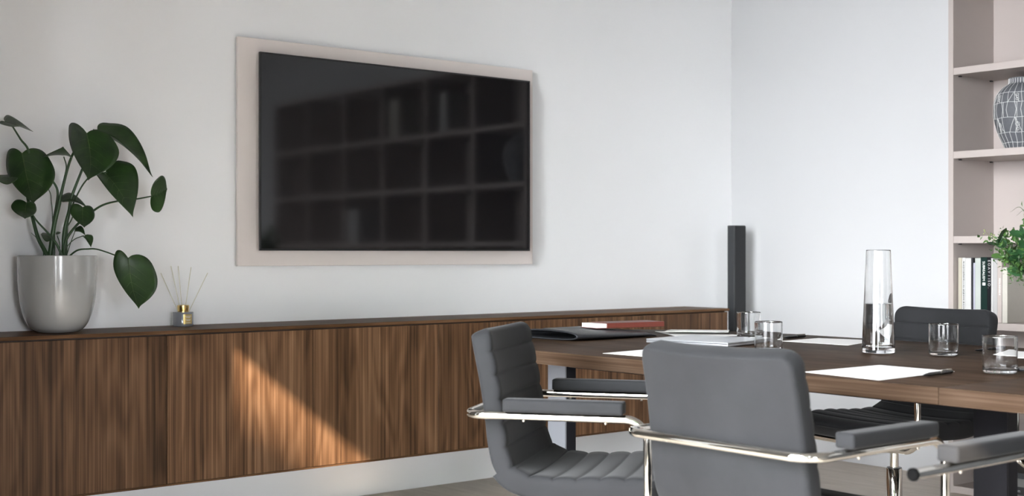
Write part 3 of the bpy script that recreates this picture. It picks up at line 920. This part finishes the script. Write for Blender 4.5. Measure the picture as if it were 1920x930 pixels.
for q in range(5):
    a, b = ol[q], ol[q + 1]
    for s in (-1, 1):
        v = [lb.verts.new((0, a[1], -.02 * math.sin(PI * a[1]))), lb.verts.new((s * a[0], a[1], .08 * a[0] - .05 * a[1] ** 2)), lb.verts.new((s * b[0], b[1], .08 * b[0] - .05 * b[1] ** 2)), lb.verts.new((0, b[1], -.02 * math.sin(PI * b[1])))]
        if a[0] == 0: v = [v[0], v[2], v[3]]
        if b[0] == 0: v = v[:3]
        lb.faces.new(v)
bmesh.ops.remove_doubles(lb, verts=lb.verts[:], dist=1e-5)
l0 = link('leaf', lb, 'leaf_bouquet', bo, True)
me2 = l0.data.copy(); me2.materials.clear(); me2.materials.append(MAT['leaf_eucalyptus'])
cnt = 0
sprig = bmesh.new()
def setleaf(o, pos, d, size, roll):
    d = d.normalized(); z_ = (Matrix.Rotation(roll, 3, d) @ d.orthogonal()).normalized(); x_ = d.cross(z_)
    o.matrix_local = Matrix(((x_.x * size * .75, d.x * size, z_.x * size, pos.x), (x_.y * size * .75, d.y * size, z_.y * size, pos.y), (x_.z * size * .75, d.z * size, z_.z * size, pos.z), (0, 0, 0, 1)))
for ti, (tip, d, neck) in enumerate(tips):
    for j in range(12):
        u = .35 + .65 * j / 11
        pos = neck.lerp(tip, u) + Vector((0, 0, .012 * math.sin(PI * u)))
        rv = Vector((rnd.uniform(-1, 1), rnd.uniform(-1, 1), rnd.uniform(-.6, .9)))
        dd = d * .7 + rv
        if ti % 4 == 3:
            e_ = pos + dd.normalized() * rnd.uniform(.02, .045)
            tube([pos, e_], .0007, sprig, 3)
            for q in range(3):
                b_ = e_ + Vector((rnd.uniform(-.008, .008),) * 1 + (rnd.uniform(-.008, .008), rnd.uniform(-.008, .008)))
                bmesh.ops.create_icosphere(sprig, subdivisions=1, radius=rnd.uniform(.0018, .003), matrix=Matrix.Translation(b_))
            continue
        o = l0 if cnt == 0 else l0.copy()
        if cnt:
            COL.objects.link(o); o.parent = bo
            if ti % 4 == 1: o.data = me2
        setleaf(o, pos, dd, (rnd.uniform(.034, .052) if ti % 4 == 1 else rnd.uniform(.018, .032)), rnd.uniform(0, 6.28))
        cnt += 1
tag(link('berry_sprigs', sprig, 'berry', bo), kind='stuff')
fine = bmesh.new()
for ti, (tip, d, neck) in enumerate(tips):
    for j in range(85):
        u = rnd.uniform(.35, 1.04)
        pos = neck.lerp(tip, u) + Vector((rnd.gauss(0, .016), rnd.gauss(0, .016), rnd.gauss(0, .014)))
        dd = (d * .5 + Vector((rnd.uniform(-1, 1), rnd.uniform(-1, 1), rnd.uniform(-.7, .9)))).normalized()
        sd = dd.orthogonal().normalized(); sd = (Matrix.Rotation(rnd.uniform(0, 6.28), 3, dd) @ sd)
        L_ = rnd.uniform(.009, .02); w_ = L_ * rnd.uniform(.16, .3); up_ = dd.cross(sd) * L_ * .12
        vs_ = [fine.verts.new(pos), fine.verts.new(pos + dd * L_ * .5 + sd * w_ + up_), fine.verts.new(pos + dd * L_), fine.verts.new(pos + dd * L_ * .5 - sd * w_ + up_)]
        fine.faces.new((vs_[0], vs_[1], vs_[2])); fine.faces.new((vs_[0], vs_[2], vs_[3]))
tag(link('fine_foliage', fine, 'leaf_bouquet', bo), kind='stuff')
for k, (a, h, out) in enumerate([(2.55, .43, .12), (3.0, .35, .19), (2.2, .42, .09), (5.2, .4, .14)]):
    p0 = Vector((.01 * math.cos(a), .01 * math.sin(a), .16)); p1 = Vector((out * .35 * math.cos(a), out * .35 * math.sin(a), h * .8)); p2 = Vector((out * .7 * math.cos(a), out * .7 * math.sin(a), h)); p3 = Vector((out * math.cos(a), out * math.sin(a), h - .012))
    pth = catmull([p0, p1, p2, p3], 6)
    link('grass_blade', tube(pth, [.0016 * (1 - .85 * q / (len(pth) - 1)) for q in range(len(pth))], seg=5), 'leaf_bouquet', bo)

# ------------------------------------------------------------------ reed diffuser
df = thing('reed_diffuser', 'small grey reed diffuser bottle with gold collar on the sideboard', 'diffuser', (-3.251, -.075, CZ1 + .0003), -math.atan2(.62912, .77731))
link('bottle', lathe([(0, 0), (.0365, 0), (.0385, .002), (.0388, .005), (.0388, .053), (.0375, .0555), (.020, .0565), (.0165, .0575), (.0165, .0605), (0, .0605)], 48), 'diffuser_grey', df, SM)
link('collar', lathe([(.0170, .0572), (.0205, .0572), (.0225, .0735), (.0225, .0805), (.0185, .0815), (.0170, .0805), (.0170, .0572)], 40), 'gold', df, SM)
bm = bmesh.new()
def curved_label(bm, a0, a1, z0_, z1_, r, seg=8):
    lo = [bm.verts.new((r * math.cos(a0 + (a1 - a0) * k / seg), r * math.sin(a0 + (a1 - a0) * k / seg), z0_)) for k in range(seg + 1)]
    hi = [bm.verts.new((v.co.x, v.co.y, z1_)) for v in lo]
    for k in range(seg): bm.faces.new((lo[k], lo[k + 1], hi[k + 1], hi[k]))
curved_label(bm, math.radians(-74), math.radians(-20), .010, .047, .0391)
lab_ = link('label', bm, 'gold_label', df)
bm = bmesh.new()
for (a0, a1, zc) in ((-66, -27, .0395), (-60, -33, .0345), (-62, -30, .027), (-58, -34, .0225), (-60, -30, .0145)):
    curved_label(bm, math.radians(a0), math.radians(a1), zc - .0010, zc + .0010, .0393, 6)
link('label_print', bm, 'page_edge', lab_)
for (dx, dy, hh) in ((-.086, .00, .205), (-.055, .03, .232), (-.032, .05, .232), (.028, .01, .228), (.095, .0, .206)):
    link('reed', tube([(-dx * .03, 0, .005), (dx, dy, hh)], .0016, seg=6), 'reed', df)

# ------------------------------------------------------------------ plant
pp = thing('potted_plant', 'big leaved philodendron in a glossy grey pot on the sideboard', 'potted plant', (-3.767, -.1565, CZ1 + .0003), -math.atan2(.62912, .77731))
PR = [(.0, .0), (.062, .0), (.074, .003), (.092, .016), (.110, .045), (.123, .085), (.131, .135), (.1345, .19), (.1355, .25), (.1358, .272)]
pr_ = [(a.x, a.y) for a in catmull([(r, z, 0) for r, z in PR[2:]], 4)]
link('pot', lathe([(0, 0), (.062, 0)] + pr_ + [(.1335, .2745), (.1300, .2725), (.1290, .25), (.125, .22), (0, .22)], 72), 'pot_glaze', pp, SM)
link('soil', lathe([(0, .242), (.06, .243), (.1, .240), (.1275, .236), (.1265, .2225), (0, .2225)], 32), 'soil', pp, SM)
LEAVES = [
  ((0.134, -0.07, 0.699), (0.169, -0.16, 0.531), (0.034, -0.02, 0.706), (0.244, -0.12, 0.648)),
  ((-0.107, -0.05, 0.627), (-0.031, -0.15, 0.448), (-0.148, -0.09, 0.587), (0.003, -0.04, 0.591)),
  ((0.147, 0.03, 0.725), (0.345, 0.0, 0.569), (0.207, 0.09, 0.72), (0.202, -0.03, 0.672)),
  ((0.18, -0.02, 0.571), (0.286, -0.05, 0.418), (0.257, 0.04, 0.583), (0.167, -0.06, 0.528)),
  ((0.337, 0.0, 0.488), (0.38, 0.05, 0.514), (0.365, 0.0, 0.557), (0.366, -0.03, 0.427)),
  ((0.267, -0.06, 0.261), (0.321, -0.12, 0.088), (0.236, -0.1, 0.241), (0.373, -0.04, 0.205)),
  ((-0.116, -0.12, 0.727), (-0.036, -0.14, 0.709), (-0.155, -0.06, 0.76), (-0.12, -0.2, 0.725)),
  ((-0.117, -0.08, 0.548), (-0.181, -0.12, 0.548), (-0.171, -0.03, 0.569), (-0.123, -0.14, 0.529)),
  ((0.011, 0.03, 0.63), (0.061, -0.12, 0.643), (-0.041, -0.02, 0.641), (0.065, -0.03, 0.636)),
  ((-0.098, -0.04, 0.458), (-0.08, -0.1, 0.4), (-0.132, -0.08, 0.455), (-0.061, -0.03, 0.442)),
  ((0.105, -0.05, 0.441), (0.127, -0.1, 0.37), (0.075, -0.08, 0.437), (0.146, -0.03, 0.425)),
  ((0.011, 0.02, 0.473), (0.11, 0.0, 0.449), (0.021, 0.06, 0.49), (0.055, -0.02, 0.463)),
  ((0.069, -0.02, 0.363), (0.113, -0.04, 0.349), (0.082, 0.0, 0.375), (0.089, -0.04, 0.359)),
  ((0.102, -0.02, 0.342), (0.134, -0.04, 0.306), (0.122, 0.0, 0.341), (0.103, -0.03, 0.336)),
  ((-0.035, 0.02, 0.338), (-0.06, 0.0, 0.349), (-0.057, 0.04, 0.359), (-0.03, -0.02, 0.327)),
  ((-0.016, 0.03, 0.354), (0.001, 0.03, 0.357), (-0.014, 0.04, 0.358), (-0.006, 0.02, 0.349)),
]
STEMS = [
  (0.0085, [(-0.027, -0.01, 0.263), (-0.047, -0.01, 0.3), (-0.067, -0.01, 0.34), (-0.087, -0.01, 0.415), (-0.103, -0.01, 0.483), (-0.104, -0.02, 0.545), (-0.084, -0.05, 0.639), (-0.102, -0.08, 0.683), (-0.115, -0.12, 0.725)], 0.35),
  (0.0095, [(-0.028, 0.0, 0.263), (-0.014, 0.0, 0.372), (0.006, 0.0, 0.458), (0.011, 0.0, 0.486), (0.055, -0.01, 0.629), (0.133, -0.065, 0.697)], 0.35),
  (0.0085, [(0.017, 0.01, 0.263), (0.021, 0.01, 0.358), (0.037, 0.01, 0.43), (0.048, 0.01, 0.486), (0.083, 0.02, 0.586), (0.117, 0.035, 0.682), (0.146, 0.032, 0.725)], 0.3),
  (0.005, [(0.026, -0.02, 0.265), (0.004, -0.025, 0.317), (-0.026, -0.03, 0.357), (-0.062, -0.04, 0.4), (-0.096, -0.04, 0.456)], 0.5),
  (0.0055, [(0.024, 0.0, 0.283), (0.032, 0.0, 0.332), (0.072, 0.0, 0.386), (0.129, 0.0, 0.434), (0.167, 0.0, 0.456), (0.215, 0.0, 0.468), (0.283, 0.0, 0.476), (0.338, 0.0, 0.486)], 0.4),
  (0.0035, [(0.053, -0.04, 0.263), (0.062, -0.045, 0.275), (0.089, -0.05, 0.293), (0.123, -0.05, 0.297), (0.167, -0.055, 0.294), (0.268, -0.06, 0.259)], 0.7),
  (0.0035, [(0.025, 0.02, 0.263), (0.031, 0.02, 0.4), (0.069, 0.01, 0.495), (0.116, -0.0, 0.555), (0.181, -0.018, 0.57)], 0.7),
  (0.006, [(-0.03, 0.02, 0.266), (-0.022, 0.02, 0.387), (-0.011, 0.02, 0.452), (-0.004, 0.01, 0.508), (-0.025, 0.0, 0.55), (-0.067, -0.02, 0.613), (-0.107, -0.048, 0.627)], 0.5),
  (0.002, [(-0.029, 0.03, 0.266), (-0.029, 0.03, 0.422), (-0.033, 0.03, 0.468), (-0.036, 0.03, 0.496), (-0.05, 0.03, 0.524)], 0.7),
  (0.0035, [(-0.022, 0.03, 0.266), (-0.019, 0.03, 0.387), (0.009, 0.03, 0.531), (0.021, 0.03, 0.591), (0.012, 0.03, 0.629)], 0.6),
  (0.0018, [(0.039, -0.02, 0.272), (0.053, -0.02, 0.317), (0.07, -0.02, 0.362)], 0.8),
  (0.0018, [(0.033, -0.02, 0.272), (0.042, -0.02, 0.306), (0.068, -0.02, 0.332), (0.102, -0.02, 0.345)], 0.8),
  (0.0018, [(-0.001, 0.02, 0.266), (0.001, 0.02, 0.315), (-0.011, 0.025, 0.347)], 0.8),
  (0.0016, [(-0.047, -0.01, 0.295), (-0.067, -0.02, 0.335), (-0.087, -0.02, 0.355)], 0.5),
  (0.0025, [(0.025, 0.02, 0.372), (0.045, 0.02, 0.407), (0.058, 0.0, 0.438)], 0.7),
]

HALF = [(0, .0), (.16, -.065), (.42, -.105), (.70, -.07), (.90, .06), (1.0, .23), (.95, .40), (.80, .56), (.56, .72), (.30, .85), (.10, .945), (0, 1.02)]
def leaf(B, T, S1, S2, idx):
    B, T, S1, S2 = map(Vector, (B, T, S1, S2))
    axis = T - B; c25 = B + axis * .25
    l_, r_ = S1 - c25, S2 - c25
    nrm = (r_.normalized() - l_.normalized()).cross(axis).normalized()
    size = axis.length
    def pt(a, v):
        side = l_ if a < 0 else r_
        q = B + axis * v + side * abs(a)
        q += nrm * (size * (.10 * a * a * (1 - .3 * v) - .06 + .10 * math.sin(PI * min(max(v, 0), 1)) + .012 * math.sin(9 * v) * abs(a)))
        return q
    bm = bmesh.new()
    Kn = 6
    for s in (-1, 1):
        rows = []
        pts = catmull([(a, v, 0) for a, v in HALF], 3)
        m_ = len(pts) - 1
        for i, p in enumerate(pts):
            vm = max(0.0, p.y) if i else 0.0
            vm = min(1.0, (i / m_) ** 1.25)
            rows.append([bm.verts.new(pt(s * p.x * k / Kn, vm + (p.y - vm) * (k / Kn))) for k in range(Kn + 1)])
        for a, b in zip(rows, rows[1:]):
            for k in range(Kn):
                try: bm.faces.new((a[k], a[k + 1], b[k + 1], b[k]))
                except ValueError: pass
    bmesh.ops.remove_doubles(bm, verts=bm.verts[:], dist=1e-5)
    lf = link('leaf', bm, 'leaf_dark', pp, True)
    so = lf.modifiers.new('thickness', 'SOLIDIFY'); so.thickness = .0009
    rib = [pt(0, v / 14) + nrm * -.0006 for v in range(15)]
    bm = tube(rib, [.0018 * (1 - .85 * q / 14) * min(1, size / .12) for q in range(15)], seg=6)
    for v0 in (.12, .28, .45, .62):
        for s in (-1, 1):
            w_ = .62 * (1 - v0 * .55)
            vv = [pt(s * w_ * k / 6, v0 + .17 * (k / 6) ** 1.3) for k in range(7)]
            tube(vv, [.0007 * (1 - .7 * k / 6) * min(1, size / .12) for k in range(7)], bm, 4)
    link('midrib', bm, 'leaf_rib', lf, True)
for i, L_ in enumerate(LEAVES): leaf(*L_, i)
for r, pts, tp in STEMS:
    path = catmull(pts, 6); n_ = len(path)
    path = [Vector((p.x, p.y, p.z)) for p in path]
    path.insert(0, Vector((path[0].x * .95, path[0].y, .235)))
    link('stem', tube(path, [r * (1 - (1 - tp) * q / n_) for q in range(n_ + 1)], seg=8), 'stem_green', pp, True)
